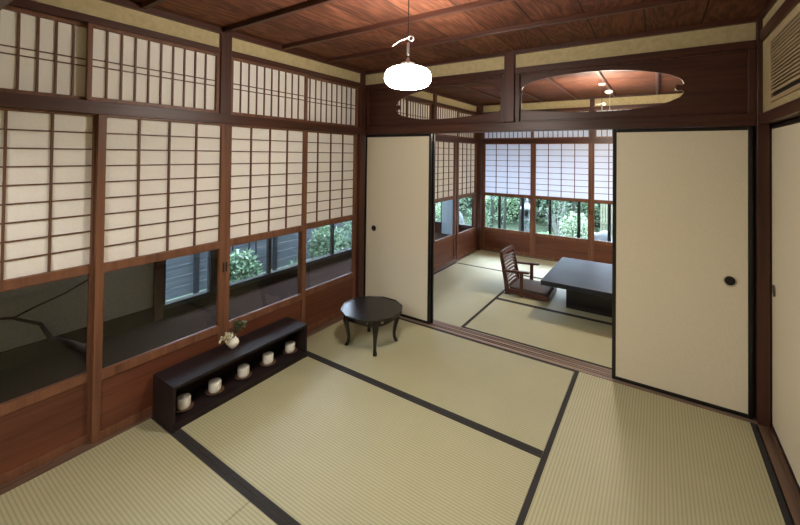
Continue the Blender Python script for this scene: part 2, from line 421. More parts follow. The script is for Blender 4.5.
# ------------------------------------------------------------------ beams
# left wall of the near room
for (ya, yb) in ((-3.03, -.12), (.13, 2.88)):
    trim((-.10, .006, ya, yb, 1.757, 1.825), 'beam_y', .002, 'dark lintel beam above the lattice screens')
    trim((-.10, .004, ya, yb, 2.235, 2.275), 'beam_y', .002)
    trim((-.02, .012, ya, yb, 2.372, 2.41), 'beam_y')
# far wall lintel, header, ceiling strip
trim((-.05, W, -.014, .10, DOOR+.003, 1.832), 'beam_x', .003, 'long dark lintel beam over the sliding doors')
for xa, xb in ((-.05, 1.437), (1.52, W)):
    trim((xa, xb, -.006, .07, 2.228, 2.275), 'beam_x', .002)
trim((-.05, W, -.02, .04, 2.385, 2.425), 'beam_x', .002)
trim((.0, W, .08, .12, 2.385, 2.425), 'beam_x', .002)
# right wall
trim((2.985, 3.10, Y0, -.028, 1.765, 1.825), 'beam_y', .002, 'dark lintel beam on the right wall')
trim((2.985, 3.03, Y0, -.028, 2.25, 2.315), 'beam_y', .002, 'dark upper beam on the right wall')
trim((2.985, 3.03, Y0, -.028, 2.385, 2.425), 'beam_y')
# back of the far room
trim((.07, 2.96, YB-.006, YB+.09, 1.757, 1.825), 'beam_x', .002)
trim((.07, 2.96, YB-.004, YB+.06, 2.235, 2.275), 'beam_x', .002)
trim((.07, 2.96, YB-.02, YB+.04, 2.385, 2.42), 'beam_x')
# opening behind the viewer
trim((0, W, Y0-.11, Y0, 1.76, 1.84), 'beam_x')

# ------------------------------------------------------------------ plaster walls
sbox('wall_left', (-.06, -.012, -3.03, -.12, 2.275, 2.45), M['plaster'])
sbox('wall_left_far', (-.06, -.012, .13, 2.88, 2.275, 2.45), M['plaster'])
sbox('wall_left_behind', (-.06, -.01, -5.0, -3.13, -.05, 2.45), M['plaster'])
sbox('wall_middle', (-.05, W, .012, .035, 2.275, 2.45), M['plaster'])
sbox('wall_middle_far', (.0, W, .066, .09, 2.275, 2.45), M['plaster'])
sbox('wall_right', (3.0, 3.04, Y0, -.028, 1.825, 2.45), M['plaster'])
sbox('wall_right_outer', (3.12, 3.2, -5.2, .115, -.1, 2.5), M['plaster'])
sbox('wall_right_far', (2.975, 3.2, .12, 2.9, -.1, 2.45), M['plaster'])
sbox('wall_right_behind', (3.0, 3.12, -5.0, -3.07, -.05, 2.45), M['plaster'])
sbox('wall_back', (.07, 2.96, YB+.01, YB+.05, 2.275, 2.45), M['plaster'])
sbox('wall_behind', (-.1, 3.2, -5.2, -5.1, -.1, 2.5), M['plaster'])
sbox('wall_behind_upper', (0, W, Y0-.07, Y0-.04, 1.84, 2.45), M['plaster'])

# ------------------------------------------------------------------ ceilings
sbox('ceiling', (-.10, 3.12, -3.05, .06, 2.415, 2.45), M['ceil_main'])
sbox('ceiling_far', (-.10, 3.12, .06, 3.05, 2.415, 2.45), M['ceil_back'])
sbox('ceiling_behind', (-.10, 3.12, -5.2, -3.05, 2.415, 2.45), M['ceil_main'])
for k in range(7):
    y = -.60 - .5*k
    if y > -3: trim((.012, 2.985, y-.014, y+.014, 2.383, 2.416), 'beam_x', .003, 'narrow ceiling batten running across the near room')
for k, x in enumerate((.545, 1.03, 1.512, 1.995, 2.478)):
    trim((x-.014, x+.014, .12, 2.95, 2.383, 2.416), 'beam_y', .003)

# ------------------------------------------------------------------ shoji screens (local: x width, y depth going away from the viewer, z up)
T = .03
def shoji(w, label, group, loc, rz, slots=(), pm='paper'):
    t = thing('shoji_screen', label, 'shoji screen', loc, rz, group)
    s = .037; H = 1.757
    mb = MB().box(0, s, 0, T, .004, H).box(w-s, w, 0, T, .004, H)
    mb.box(s, w-s, 0, T, .004, .05).box(s, w-s, 0, T, .325, .372).box(s, w-s, 0, T, .905, .95).box(s, w-s, 0, T, 1.745, H)
    mb.build('frame', M['stile_z'], t, bevel=.0015)
    # glazing bead
    a = .005; mb = MB()
    x0, x1, z0, z1 = s, w-s, .372, .905
    mb.box(x0, x0+a, .004, T-.006, z0, z1).box(x1-a, x1, .004, T-.006, z0, z1).box(x0+a, x1-a, .004, T-.006, z0, z0+a).box(x0+a, x1-a, .004, T-.006, z1-a, z1)
    mb.build('glazing_bead', M['stile_x'], t, bevel=.001)
    MB().box(x0+a, x1-a, .016, .019, z0+a, z1-a).build('glass_pane', M['glass'], t)
    MB().box(s, w-s, .009, .016, .05, .325).build('kick_board', M['board'], t)
    mb = MB(); iw = w-2*s; z0, z1 = .95, 1.745
    for k in range(1, 4): x = s+iw*k/4; mb.box(x-.005, x+.005, .013, .024, z0, z1)
    for k in range(1, 9): z = z0+(z1-z0)*k/9; mb.box(s, w-s, .015, .024, z-.0033, z+.0033)
    mb.build('lattice', M['lattice'], t)
    MB().box(s, w-s, .0245, .026, z0, z1).build('paper', M[pm], t)
    for x in slots:
        MB().box(x-.006, x+.006, -.0008, .006, .735, .80).build('finger_pull', M['black'], t)
    return t
L90 = PI/2
shoji(.743, 'leftmost shoji screen, set behind its neighbour, glass showing grey wall', 'shoji screens of the left wall', (-.036, -3.010, 0), L90)
shoji(.738, 'shoji screen with garden glimpse above the left end of the shelf', 'shoji screens of the left wall', (0, -2.296, 0), L90, (.729,))
shoji(.742, 'shoji screen just right of the vase, garden leaves in its glass', 'shoji screens of the left wall', (0, -1.558, 0), L90, (.012,))
shoji(.730, 'shoji screen beside the corner post, behind the round table', 'shoji screens of the left wall', (-.034, -.849, 0), L90)
far_l = 'shoji screens of the far room side wall'
shoji(.68, 'far room side shoji hidden beside the doorway wall', far_l, (-.036, .13, 0), L90)
shoji(.70, 'far room side shoji nearest the left sliding door edge', far_l, (0, .76, 0), L90)
shoji(.74, 'far room side shoji seen right beside the door edge, grey panel in its glass', far_l, (-.036, 1.43, 0), L90)
shoji(.715, 'far room side shoji next to the far corner post', far_l, (0, 2.165, 0), L90)
bk = 'shoji screens of the garden wall'
shoji(.815, 'garden wall shoji at the far corner, behind the legless chair', bk, (.072, YB, 0), 0, (), 'paper_far')
shoji(.81, 'middle garden wall shoji, between the chair and the dark table', bk, (.889, YB, 0), 0, (.795,), 'paper_far')
shoji(.80, 'garden wall shoji partly hidden by the right sliding door', bk, (1.70, YB, 0), 0, (.012,), 'paper_far')
shoji(.455, 'garden wall shoji in the hidden right corner', bk, (2.503, YB, 0), 0, (), 'paper_far')

def ranma(w, label, group, loc, rz, n=10, H=.408, pm='paper'):
    t = thing('transom_screen', label, 'transom screen', loc, rz, group)
    s = .022
    MB().box(0, s, 0, .024, 0, H).box(w-s, w, 0, .024, 0, H).box(s, w-s, 0, .024, 0, s-.002).box(s, w-s, 0, .024, H-s+.004, H).build('frame', M['stile_z'], t, bevel=.001)
    mb = MB(); iw = w-2*s
    for k in range(1, n): x = s+iw*k/n; mb.box(x-.0047, x+.0047, .012, .020, s-.002, H-s+.004)
    for z in (.186, .222): mb.box(s, w-s, .014, .020, z-.003, z+.003)
    mb.build('lattice', M['lattice'], t)
    MB().box(s, w-s, .0205, .0225, s-.002, H-s+.004).build('paper', M['paper_far' if 'garden' in label else 'paper'], t)
    return t
g1 = 'transom screens over the left wall'
ranma(.735, 'leftmost transom screen, set behind its neighbour', g1, (-.034, -3.040, 1.826), L90)
ranma(.732, 'transom screen left of the upper post', g1, (-.002, -2.350, 1.826), L90)
ranma(.715, 'transom screen right of the upper post', g1, (-.002, -1.538, 1.826), L90)
ranma(.725, 'transom screen beside the corner post', g1, (-.034, -.845, 1.826), L90)
g2 = 'transom screens over the far room side wall'
ranma(.64, 'far room side transom nearest the doorway', g2, (-.002, .13, 1.826), L90)
ranma(.64, 'far room side transom seen left inside the oval opening', g2, (-.034, .755, 1.826), L90)
ranma(.71, 'far room side transom right of its short post', g2, (-.002, 1.47, 1.826), L90)
ranma(.72, 'far room side transom next to the far corner', g2, (-.034, 2.16, 1.826), L90)
g3 = 'transom screens over the garden wall'
ranma(.80, 'garden wall transom at the far corner', g3, (.072, YB, 1.826), 0, 11)
ranma(.815, 'garden wall transom left of its short post', g3, (.865, YB+.03, 1.826), 0, 11)
ranma(.78, 'garden wall transom right of its short post', g3, (1.74, YB, 1.826), 0, 11)
ranma(.46, 'garden wall transom in the hidden right corner', g3, (2.50, YB+.03, 1.826), 0, 6)

# ------------------------------------------------------------------ carved transom boards with long oval cut-outs (far wall)
half = [(1.575,1.930),(1.561,1.943),(1.561,2.017),(1.556,2.05),(1.581,2.072),(1.56,2.098),(1.575,2.122),(1.648,2.160),(1.759,2.180),(1.892,2.190),(2.032,2.193),(2.158,2.189),(2.272,2.18),(2.381,2.163),(2.474,2.143),(2.547,2.12),(2.596,2.095),(2.617,2.078),(2.63,2.05),(2.612,2.04),(2.591,2.047),(2.577,2.027),(2.591,2.004),(2.612,2.011),(2.630,1.993),(2.607,1.964),(2.547,1.936),(2.486,1.92),(2.417,1.907),(2.322,1.897),(2.221,1.892),(2.12,1.892),(2.006,1.895),(1.893,1.902),(1.776,1.910),(1.65,1.922)]
def transom_board(name, label, x0, x1, poly):
    cz = 2.03; cx = sum(p[0] for p in poly)/len(poly)
    bm = bmesh.new(); mbs = MB(); mbs.bm.free(); mbs.bm = bm
    z0, z1 = 1.832, 2.229
    o = [(x0,z0),(x1,z0),(x1,z1),(x0,z1)]
    for y, flip in ((.038, False), (.054, True)):
        vo = [bm.verts.new((x,y,z)) for x, z in o]; vi = [bm.verts.new((x,y,z)) for x, z in poly]
        eo = [bm.edges.new((vo[k], vo[(k+1)%4])) for k in range(4)]; ei = [bm.edges.new((vi[k], vi[(k+1)%len(vi)])) for k in range(len(vi))]
        bmesh.ops.triangle_fill(bm, edges=eo+ei, use_beauty=True)
        if not flip: A, Ao = vi, vo
    for P, Q in ((A, vi), (Ao, vo)):
        for k in range(len(P)): bm.faces.new([P[k], Q[k], Q[(k+1)%len(P)], P[(k+1)%len(P)]])
    ob = mbs.build(name, M['beam_x'])
    return ob
for side in (0, 1):
    if side: poly, x0, x1 = half, 1.52, W
    else: poly, x0, x1 = [(2.948-x, z) for x, z in half][::-1], -.05, 1.437
    t = thing('carved_transom', ['dark carved transom board with a long oval opening, behind the lit lamp', 'dark carved transom board with a long oval opening above the right door'][side], 'transom', ((x0+x1)/2, .046, 1.832), group='carved transom boards')
    b = transom_board('board', '', x0, x1, poly)
    for v in b.data.vertices: v.co -= t.location
    b.parent = t
    fr = MB(); ins = .022
    fx0, fx1 = (x0+.004, x0+.004+ins) if 1 else 0, 0
    w2 = (x1-x0)/2
    for y0_, y1_ in ((-.04, -.008),):
        fr.box(-w2, -w2+.035, y0_, y1_, .0, .397).box(w2-.035, w2, y0_, y1_, .0, .397)
        fr.box(-w2+.035, w2-.035, y0_+.01, y1_, .0, .014).box(-w2+.035, w2-.035, y0_+.01, y1_, .383, .397)
    fr.build('inner_frame', M['beam_z'], t, bevel=.003)

# ------------------------------------------------------------------ sliding paper doors
def fusuma(w, label, loc, rz, pull_x, group='cream sliding doors', H=1.757, back=False):
    t = thing('sliding_door', label, 'sliding door', loc, rz, group)
    s = .024
    MB().box(0, s, 0, .022, .003, H).box(w-s, w, 0, .022, .003, H).box(s, w-s, 0, .022, .003, .003+s).box(s, w-s, 0, .022, H-s, H).build('black_frame', M['black'], t, bevel=.003)
    MB().box(s-.001, w-s+.001, .003, .019, .02, H-s+.001).build('paper_face', M['fusuma'], t)
    if pull_x is not None:
        p = MB(); n = 28
        ring = [(.0, .004), (.024, .0035), (.026, .0), (.0285, -.0012), (.031, .0), (.031, .004)]
        p.lathe([(r, z) for r, z in ring[2:]], n)
        q = p.build('door_pull', M['brass'], t, loc=(pull_x, .0025, .808)); q.rotation_euler = (PI/2, 0, 0)
        p = MB(); p.lathe([(0, .0), (.0262, .0), (.0262, -.001)], n)
        r = p.build('pull_recess', M['black'], q, loc=(0, 0, .0012))
        q.scale = (1.0, 1.05, 1)
    return t
M['brass'] = plain('pale_pull_rim', lin((150,140,120)), .4, metal=.3)
fusuma(.779, 'narrow cream sliding door behind the round table', (-.031, .0, 0), 0, .122)
fusuma(.766, 'cream sliding door stacked behind the left door, only its black edge showing', (-.005, .034, 0), 0, None)
fusuma(.742, 'wide cream sliding door at right with an oval dark pull', (2.220, .0, 0), 0, .635)
fusuma(.742, 'cream sliding door stacked behind the right door', (2.232, .034, 0), 0, None)
fusuma(.745, 'cream sliding door on the right wall with its pull at the post', (3.036, -.002, 0), -L90, .078, 'right wall sliding doors')
fusuma(.75, 'cream sliding door on the right wall, nearer the viewer, cut by the picture edge', (3.004, -.722, 0), -L90, .68, 'right wall sliding doors')
fusuma(.75, 'cream sliding door on the right wall beyond the picture edge', (3.036, -1.44, 0), -L90, .07, 'right wall sliding doors')
fusuma(.80, 'cream sliding door on the right wall beside the viewer', (3.004, -2.16, 0), -L90, .7, 'right wall sliding doors')

# ------------------------------------------------------------------ ventilation grille
v = thing('vent_grille', 'pale wooden slatted vent grille high on the right wall', 'vent', (2.9995, -.262, 1.866), -L90)
VW, VH = .72, .352
MB().box(0, .022, -.012, .0, 0, VH).box(VW-.022, VW, -.012, 0, 0, VH).box(.022, VW-.022, -.012, 0, 0, .022).box(.022, VW-.022, -.012, 0, VH-.022, VH).build('frame', M['vent_wood'], v, bevel=.002)
MB().box(.022, VW-.022, -.002, .0, .022, VH-.022).build('gap_shade_sheet', M['gap_shade'], v)  # flat dark sheet standing in for the shade behind the slats
for k in range(15):
    z = .068+k*.0182
    MB().box(.022, VW-.022, -.013, -.007, z, z+.0085).build('slat', M['vent_wood'], v)
MB().box(.022, VW-.022, -.013, -.007, .045, .058).build('slat', M['vent_wood'], v)

# ------------------------------------------------------------------ pendant lamps
def lamp(name, label, loc, mat, top, h=.057):
    t = thing(name, label, 'pendant lamp', loc)
    # globe: flattened opal glass, origin at globe centre
    R = .123
    prof = [(0, -h)]
    for k in range(1, 12):
        a = -PI/2 + PI*k/12
        prof.append((R*math.copysign(abs(math.cos(a))**.55, 1), h*math.copysign(abs(math.sin(a))**.85, math.sin(a))))
    prof.append((.035, h)); prof.append((.035, h+.004))
    MB().lathe(prof, 40).build('glass_globe', mat, t, smooth=True)
    MB().lathe([(.0, h+.002), (.040, h+.002), (.040, h+.016), (.034, h+.022), (.022, h+.025), (.012, h+.030), (.008, h+.045), (.004, h+.050), (0, h+.050)], 28).build('fitter_cap', M['chrome'], t, smooth=True)
    # cord with the chrome clip
    MB().tube([(0,0,h+.045), (0,0,top)], .0028, 8).build('cord', M['cord'], t)
    MB().lathe([(0,.118),(.006,.118),(.0072,.124),(.0072,.178),(.005,.186),(0,.186)], 16).build('cord_grip', M['chrome'], t, smooth=True)
    ring = []
    for k in range(17):
        a = 2*PI*k/16; ring.append((.018+.015*math.cos(a), -.008*math.sin(a), .206+.0105*math.sin(a)))
    MB().tube(ring, .0024, 8).build('ring', M['chrome'], t, smooth=True)
    MB().tube([(.004,0,.212),(-.02,.0,.210),(-.055,-.006,.200),(-.092,-.012,.178)], [.0022,.0018,.0013,.0006], 8).build('wire_arm', M['chrome'], t, smooth=True)
    MB().lathe([(0, top-.02), (.03, top-.02), (.034, top-.012), (.034, top), (0, top)], 24).build('ceiling_rose', M['white'] if h < .06 else M['cord'], t, smooth=True)
    return t
lamp('pendant_lamp', 'lit round white glass pendant lamp hanging by a dark cord', (1.387, -1.40, 1.966), M['globe'], 2.415-1.966)
l2 = lamp('pendant_lamp', 'pendant lamp of the far room, hidden but for its cord', (1.968, 1.70, 1.945), M['globe2'], 2.383-1.945, .050)
d = thing('smoke_detector', 'small white round device with pull cord on the far room ceiling', 'detector', (1.978, 2.30, 2.383))
MB().lathe([(0,.0),(.046,.0),(.046,-.016),(.040,-.026),(.026,-.03),(.024,-.038),(0,-.04)], 28).build('housing', M['white'], d, smooth=True)
MB().tube([(.012,0,-.035),(.012,0,-.30)], .0016, 6).build('pull_cord', M['white'], d)

# ------------------------------------------------------------------ low shelf, cups, vase
SX0, SX1, SY0, SY1, SH = .024, .259, -2.012, -1.030, .250
t = thing('display_shelf', 'low long dark wooden shelf open at the front, along the lattice screens', 'shelf', ((SX0+SX1)/2, (SY0+SY1)/2, .0015))
w2, l2_ = (SX1-SX0)/2, (SY1-SY0)/2; th = .016
MB().box(-w2, w2, -l2_, l2_, SH-th, SH).build('top_board', M['shelf'], t, bevel=.0015)
MB().box(-w2, w2, -l2_, -l2_+th, 0, SH-th).build('end_panel', M['shelf'], t, bevel=.0015)
MB().box(-w2, w2, l2_-th, l2_, 0, SH-th).build('end_panel', M['shelf'], t, bevel=.0015)
MB().box(-w2, w2-.002, -l2_+th, l2_-th, .022, .022+th).build('bottom_board', M['shelf'], t, bevel=.001)
MB().box(w2-.018, w2-.006, -l2_+th, l2_-th, 0.0, .022).build('plinth', M['shelf'], t)
MB().box(-w2, -w2+.008, -l2_+th, l2_-th, .038, SH-th).build('back_panel', M['shelf'], t)

cup = thing('tea_cup', '', 'cup', (0,0,0))
prof = [(0,.001),(.030,.001),(.032,.004),(.0365,.010),(.0375,.03),(.0375,.058),(.0365,.062),(.034,.0635),(0,.064)]
n = 44; mb = MB(); mb.lathe([(r, z) for r, z in prof], n)
for vtx in mb.bm.verts:
    a = math.atan2(vtx.co.y, vtx.co.x); r = math.hypot(vtx.co.x, vtx.co.y)
    if .009 < vtx.co.z < .059 and r > .03:
        k = 1-.025*(0.5+0.5*math.cos(22*a)); vtx.co.x *= k; vtx.co.y *= k
mb.build('cup_body', M['ceramic'], cup, loc=(0,0,.008), smooth=True)
sau = thing('saucer', '', 'saucer', (0,0,0))
MB().lathe([(0,.0),(.034,.0),(.040,.004),(.053,.011),(.055,.014),(.052,.0145),(.040,.008),(.0,.0065)], 36).build('dish', M['saucer'], sau, smooth=True)
ys = (-1.900, -1.707, -1.505, -1.308, -1.108)
where = ['white ribbed cup at the near left end of the low shelf', 'white ribbed cup second from the near end', 'white ribbed cup in the middle of the five',
         'white ribbed cup second from the far end', 'white ribbed cup at the far right end of the low shelf']
for k, y in enumerate(ys):
    z = .0015+.022+th+.0005
    c, s_ = (cup, sau) if k == 0 else (dup(cup, (0,0,0), 0, ''), dup(sau, (0,0,0), 0, ''))
    c.location = (.156, y, z); s_.location = (.156, y, z); c.rotation_euler.z = .3*k
    c['label'] = where[k]; c['group'] = 'ribbed cups on the shelf'
    s_['label'] = where[k].replace('white ribbed cup', 'dark wooden saucer under the cup'); s_['group'] = 'saucers on the shelf'

vz = thing('bud_vase', 'small round white vase on the low shelf', 'vase', (.120, -1.562, SH+.0015))
MB().lathe([(0,.0),(.016,.0),(.018,.003),(.030,.014),(.037,.030),(.0365,.042),(.030,.054),(.020,.062),(.0175,.067),(.019,.070),(.016,.070),(.0145,.064),(.0,.055)], 36).build('vase_body', M['ceramic'], vz, smooth=True)
sp = thing('flower_sprig', 'small sprig of cream buds and dark leaves standing in the white vase', 'flowers', (.120, -1.562, SH+.062))
sp.scale = (1.45, 1.45, 1.25)
mb = MB(); ends = []
rnd = random.Random(3)
for k in range(9):
    # cream buds lean toward -y, leaves toward +y and up
    dy = -.065 if k < 5 else .055
    e = Vector((rnd.uniform(-.01,.045), dy*rnd.uniform(.3,1.0), rnd.uniform(.0,.055) if k < 5 else rnd.uniform(.03,.085)))
    mid = Vector((e.x*.4, e.y*.4, .045)); ends.append((e, mid, k)); mb.tube([(0,0,-.005), mid, e], .0012, 5)
mb.build('stem', M['leaf_vase'], sp)
mb = MB()
for e, mid, k in ends:
    if k >= 5:
        for j in range(12):
            p = mid.lerp(e, rnd.random()); random.seed(k*10+j)
            mb.leaf(p, (rnd.gauss(0,1), rnd.gauss(0,1), rnd.gauss(.2,1)), .030, .014)
for j in range(8): mb.leaf(Vector((0,0,.02)), (rnd.gauss(0,1), rnd.gauss(0,1), .6), .03, .013)
mb.build('leaves', M['leaf_vase'], sp, recalc=False)
mb = MB()
for e, mid, k in ends:
    if k < 5:
        for j in range(6):
            p = mid.lerp(e, .15+.85*j/5) + Vector((rnd.uniform(-.008,.012), rnd.uniform(-.008,.008), rnd.uniform(-.012,.006)))
            mb.lathe([(0,-.008),(.004,-.005),(.0052,0),(.003,.006),(0,.008)], 8, c=p)
mb.build('buds', M['petal'], sp, smooth=True)

# ------------------------------------------------------------------ round black table
TX, TY, TH = .526, -.570, .292
t = thing('round_table', 'small low round black lacquered table with a faceted rim', 'table', (TX, TY, .0015))
def ngon(r, z, n=12, off=PI/12): return [(r*math.cos(off+2*PI*k/n), r*math.sin(off+2*PI*k/n), z) for k in range(n)]
def loops(rings):
    mb = MB(); R = [[mb.bm.verts.new(p) for p in r] for r in rings]
    mb.bm.faces.new(R[0][::-1]); mb.bm.faces.new(R[-1])
    for a, b in zip(R, R[1:]):
        n = len(a)
        for k in range(n): mb.bm.faces.new([a[k], a[(k+1)%n], b[(k+1)%n], b[k]])
    return mb
RT = .258
loops([ngon(RT-.018, TH-.022), ngon(RT-.004, TH-.016), ngon(RT, TH-.008), ngon(RT, TH), ngon(RT-.009, TH), ngon(RT-.011, TH-.005)]).build('table_top', M['lacquer'], t, bevel=.001)
# apron: round ring with small cut-outs near the legs
mb = MB(); n = 96; ro, ri = .222, .208
def apron_low(a):
    # lower edge rises to small arches either side of each leg
    d = min(abs((a - (PI/4 + k*PI/2) + PI) % (2*PI) - PI) for k in range(4))
    return TH-.060 + .014*math.cos(4*(a-PI/4))*-1*.5
for k in range(n):
    a0, a1 = 2*PI*k/n, 2*PI*(k+1)/n
    z0, z1 = apron_low(a0), apron_low(a1)
    d = min(abs(((a0+a1)/2 - (PI/4 + q*PI/2) + PI) % (2*PI) - PI) for q in range(4))
    zt = TH-.020
    P = lambda r, a, z: mb.bm.verts.new((r*math.cos(a), r*math.sin(a), z))
    spans = [(z0, z1, zt, zt)]
    if .20 < d < .31: spans = [(z0, z1, z0+.008, z1+.008), (zt-.010, zt-.010, zt, zt)]
    for b0, b1, t0, t1 in spans:
        v8 = [P(ro,a0,b0),P(ro,a1,b1),P(ro,a1,t1),P(ro,a0,t0),P(ri,a0,b0),P(ri,a1,b1),P(ri,a1,t1),P(ri,a0,t0)]
        for f in ((0,1,2,3),(5,4,7,6),(4,5,1,0),(3,2,6,7),(4,0,3,7),(1,5,6,2)): mb.bm.faces.new([v8[i] for i in f])
bmesh.ops.remove_doubles(mb.bm, verts=mb.bm.verts, dist=1e-5)
mb.build('apron', M['lacquer'], t)
for k in range(4):
    a = PI/4 + k*PI/2; c, s_ = math.cos(a), math.sin(a)
    path = [(.198,.272,.030),(.204,.235,.028),(.210,.205,.026),(.206,.165,.021),(.194,.115,.0165),(.187,.070,.014),(.190,.035,.0145),(.200,.012,.018),(.206,.003,.016)]
    mb = MB(); rings = []
    for r, z, h in path[::-1]:
        # square section, corner outward
        rings.append([(c*(r+dx)-s_*dy, s_*(r+dx)+c*dy, z) for dx, dy in ((h,0),(h*.55,h*.9),(-h*.8,h*.7),(-h*.8,-h*.7),(h*.55,-h*.9))])
    loops([[p if i else (p[0],p[1],0.0) for p in ring] for i, ring in enumerate(rings)]).build('leg', M['lacquer'], t, smooth=True)

# ------------------------------------------------------------------ far room: legless chair and dark table
t = thing('legless_chair', 'reddish wooden legless floor chair with slatted back and armrests', 'chair', (1.29, 1.40, .0035))
yh = .215
def bar(pts, wy, wz, name, parent, mat='chair'):
    """swept rectangular bar in the x-z plane; pts (x,z,half-thickness)"""
    up, lo = [], []
    for i, (x, z, h) in enumerate(pts):
        a = Vector((pts[min(i+1,len(pts)-1)][0]-pts[max(i-1,0)][0], pts[min(i+1,len(pts)-1)][1]-pts[max(i-1,0)][1])).normalized()
        nrm = Vector((-a.y, a.x)); up.append((x+nrm.x*h, z+nrm.y*h)); lo.append((x-nrm.x*h, z-nrm.y*h))
    return MB().prism(up+lo[::-1], 'y', wy[0], wy[1]).build(name, M[mat], parent, bevel=.003)
# back posts lean back: x -.20 at the base to -.29 at the top
for s in (-1, 1):
    bar([(-.205,.0,.025),(-.222,.12,.024),(-.25,.27,.021),(-.275,.39,.018),(-.283,.450,.015)], sorted((s*yh, s*(yh-.024))), None, 'back_post', t)
    bar([(-.248,.258,.010),(-.16,.262,.011),(-.06,.268,.012),(.020,.274,.011),(.036,.274,.007)], sorted((s*(yh+.012), s*(yh-.030))), None, 'armrest', t)
    bar([(-.055,.0,.024),(-.050,.12,.018),(-.050,.262,.019)], sorted((s*yh, s*(yh-.022))), None, 'arm_post', t)
    bar([(-.215,.038,.026),(.05,.034,.026),(.232,.030,.024)], sorted((s*(yh-.001), s*(yh-.021))), None, 'seat_rail', t)
    MB().box(-.26, -.17, min(s*yh, s*(yh-.024)), max(s*yh, s*(yh-.024)), 0.0, .010).build('foot', M['chair'], t, bevel=.002)
MB().box(.214, .234, -yh+.021, yh-.021, .008, .052).build('front_rail', M['chair'], t, bevel=.003)
# curved top rail
def curved_slat(zc, h, x, name, bow=.022, th=.007):
    mb = MB(); n = 12; rings = []
    for k in range(n+1):
        y = -yh+.012 + (2*yh-.024)*k/n; b = -bow*math.cos(PI*(y/(2*yh)))
        rings.append([(x+b-th, y, zc-h), (x+b+th, y, zc-h), (x+b+th-.01, y, zc+h), (x+b-th-.01, y, zc+h)])
    loops(rings).build(name, M['chair'], t)
curved_slat(.440, .021, -.272, 'top_rail', .014, .011)
for k in range(8):
    z = .110 + k*.038
    curved_slat(z, .009, -.216-.155*(z-.1), 'back_slat', .014, .005)
curved_slat(.075, .014, -.205, 'back_slat', .010, .006)
MB().box(-.19, .215, -yh+.023, yh-.023, .040, .050).build('seat_board', M['chair'], t)
mb = MB(); mb.box(-.188, .222, -yh+.018, yh-.018, .050, .088)
cu = mb.build('cushion', M['cushion'], t); bv = cu.modifiers.new('b', 'BEVEL'); bv.width = .016; bv.segments = 4
for p in cu.data.polygons: p.use_smooth = True

t = thing('low_table', 'dark slate coloured low rectangular table on a central box base', 'table', (2.07, 1.385, .0015))
MB().box(-.545, .545, -.535, .535, .286, .331).build('table_top', M['slate'], t, bevel=.003)
MB().box(-.365, .365, -.225, .235, 0, .286).build('pedestal', M['lacquer'], t, bevel=.003)
MB().box(-.47, .47, -.44, .44, .270, .286).build('apron', M['lacquer'], t, bevel=.002)

# ------------------------------------------------------------------ verandas and outer windows
sbox('ceiling_veranda_side', (XO-.05, -.10, -5.2, YO+.05, 2.25, 2.3), M['grey_plaster'])
sbox('ceiling_veranda_back', (-.10, 3.3, 3.05, YO+.05, 2.25, 2.3), M['grey_plaster'])
# wall over the shoji toward the verandas
sbox('wall_veranda_inner', (-.11, -.07, -3.03, 2.88, 2.275, 2.45), M['grey_plaster'])
sbox('wall_veranda_near', (XO-.05, XO, -5.2, -1.365, -.03, 2.3), M['grey_plaster'])
sbox('wall_veranda_upper', (XO-.05, XO, -1.365, YO, 1.75, 2.3), M['grey_plaster'])
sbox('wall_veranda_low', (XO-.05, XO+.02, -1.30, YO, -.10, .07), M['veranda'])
trim((XO, XO+.02, -5.1, -1.375, -.03, .098), 'veranda')
sbox('wall_veranda_end', (XO, -.1, -5.2, -5.1, -.03, 2.3), M['grey_plaster'])
sbox('wall_garden_upper', (XO, 3.3, YO, YO+.05, 2.2, 2.3), M['grey_plaster'])
sbox('wall_garden_low', (XO, 3.3, YO, YO+.05, -.10, .14), M['beam_x'])
sbox('wall_veranda_right', (3.12, 3.2, 3.0, YO+.05, -.1, 2.5), M['grey_plaster'])
trim((XO-.05, XO+.035, -1.375, -1.30, -.03, 2.25), 'beam_z')
trim((XO-.02, XO+.035, -.84, -.735, .07, 1.75), 'metal_black')
# black framed outer windows
def outer_window(n, a0, a1, mull, axis, plane, z0, z1, fw=.03):
    t = thing('window_%d' % n, '', 'window', (0,0,0)); del t['category']; t['kind'] = 'structure'; t['label'] = 'black framed outer window of the veranda'
    mb = MB()
    def bx(u0, u1, za, zb, d0=-.02, d1=.02):
        if axis == 'x': mb.box(u0, u1, plane+d0, plane+d1, za, zb)
        else: mb.box(plane+d0, plane+d1, u0, u1, za, zb)
    bx(a0, a1, z0, z0+.045, -.035, .035); bx(a0, a1, z1-.04, z1)
    for m_ in [a0+fw/2]+list(mull)+[a1-fw/2]: bx(m_-fw/2, m_+fw/2, z0+.045, z1-.04)
    mb.build('window_frame', M['metal_black'], t)
    mb = MB()
    if axis == 'x': mb.box(a0, a1, plane-.002, plane+.001, z0+.045, z1-.04)
    else: mb.box(plane-.002, plane+.001, a0, a1, z0+.045, z1-.04)
    mb.build('pane', M['glass'], t)
outer_window(1, -1.30, -.82, (), 'y', XO, .05, 1.75, .025)
outer_window(2, -.76, 3.90, (-.085, 1.01, 1.9, 2.8), 'y', XO, .05, 1.75, .04)
outer_window(3, XO+.05, 3.1, (-.93, -.45, .025, .455, .93, 1.39, 1.84, 2.3, 2.75), 'x', YO, .138, 2.2, .045)
# grey shutter box seen through the far side shoji
sb = thing('shutter_box', 'pale grey shutter box panel seen through the far side glass', 'shutter box', (-.98, YO-.09, -.03))
MB().box(-.17, .17, 0, .05, 0, 1.9).build('panel', M['greybox'] if 'greybox' in M else plain('pale_grey_paint', lin((150,166,172)), .6), sb)
MB().box(-.19, -.17, -.006, .056, 0, 1.9).box(.17, .19, -.006, .056, 0, 1.9).build('edge_strip', M['metal_black'], sb)
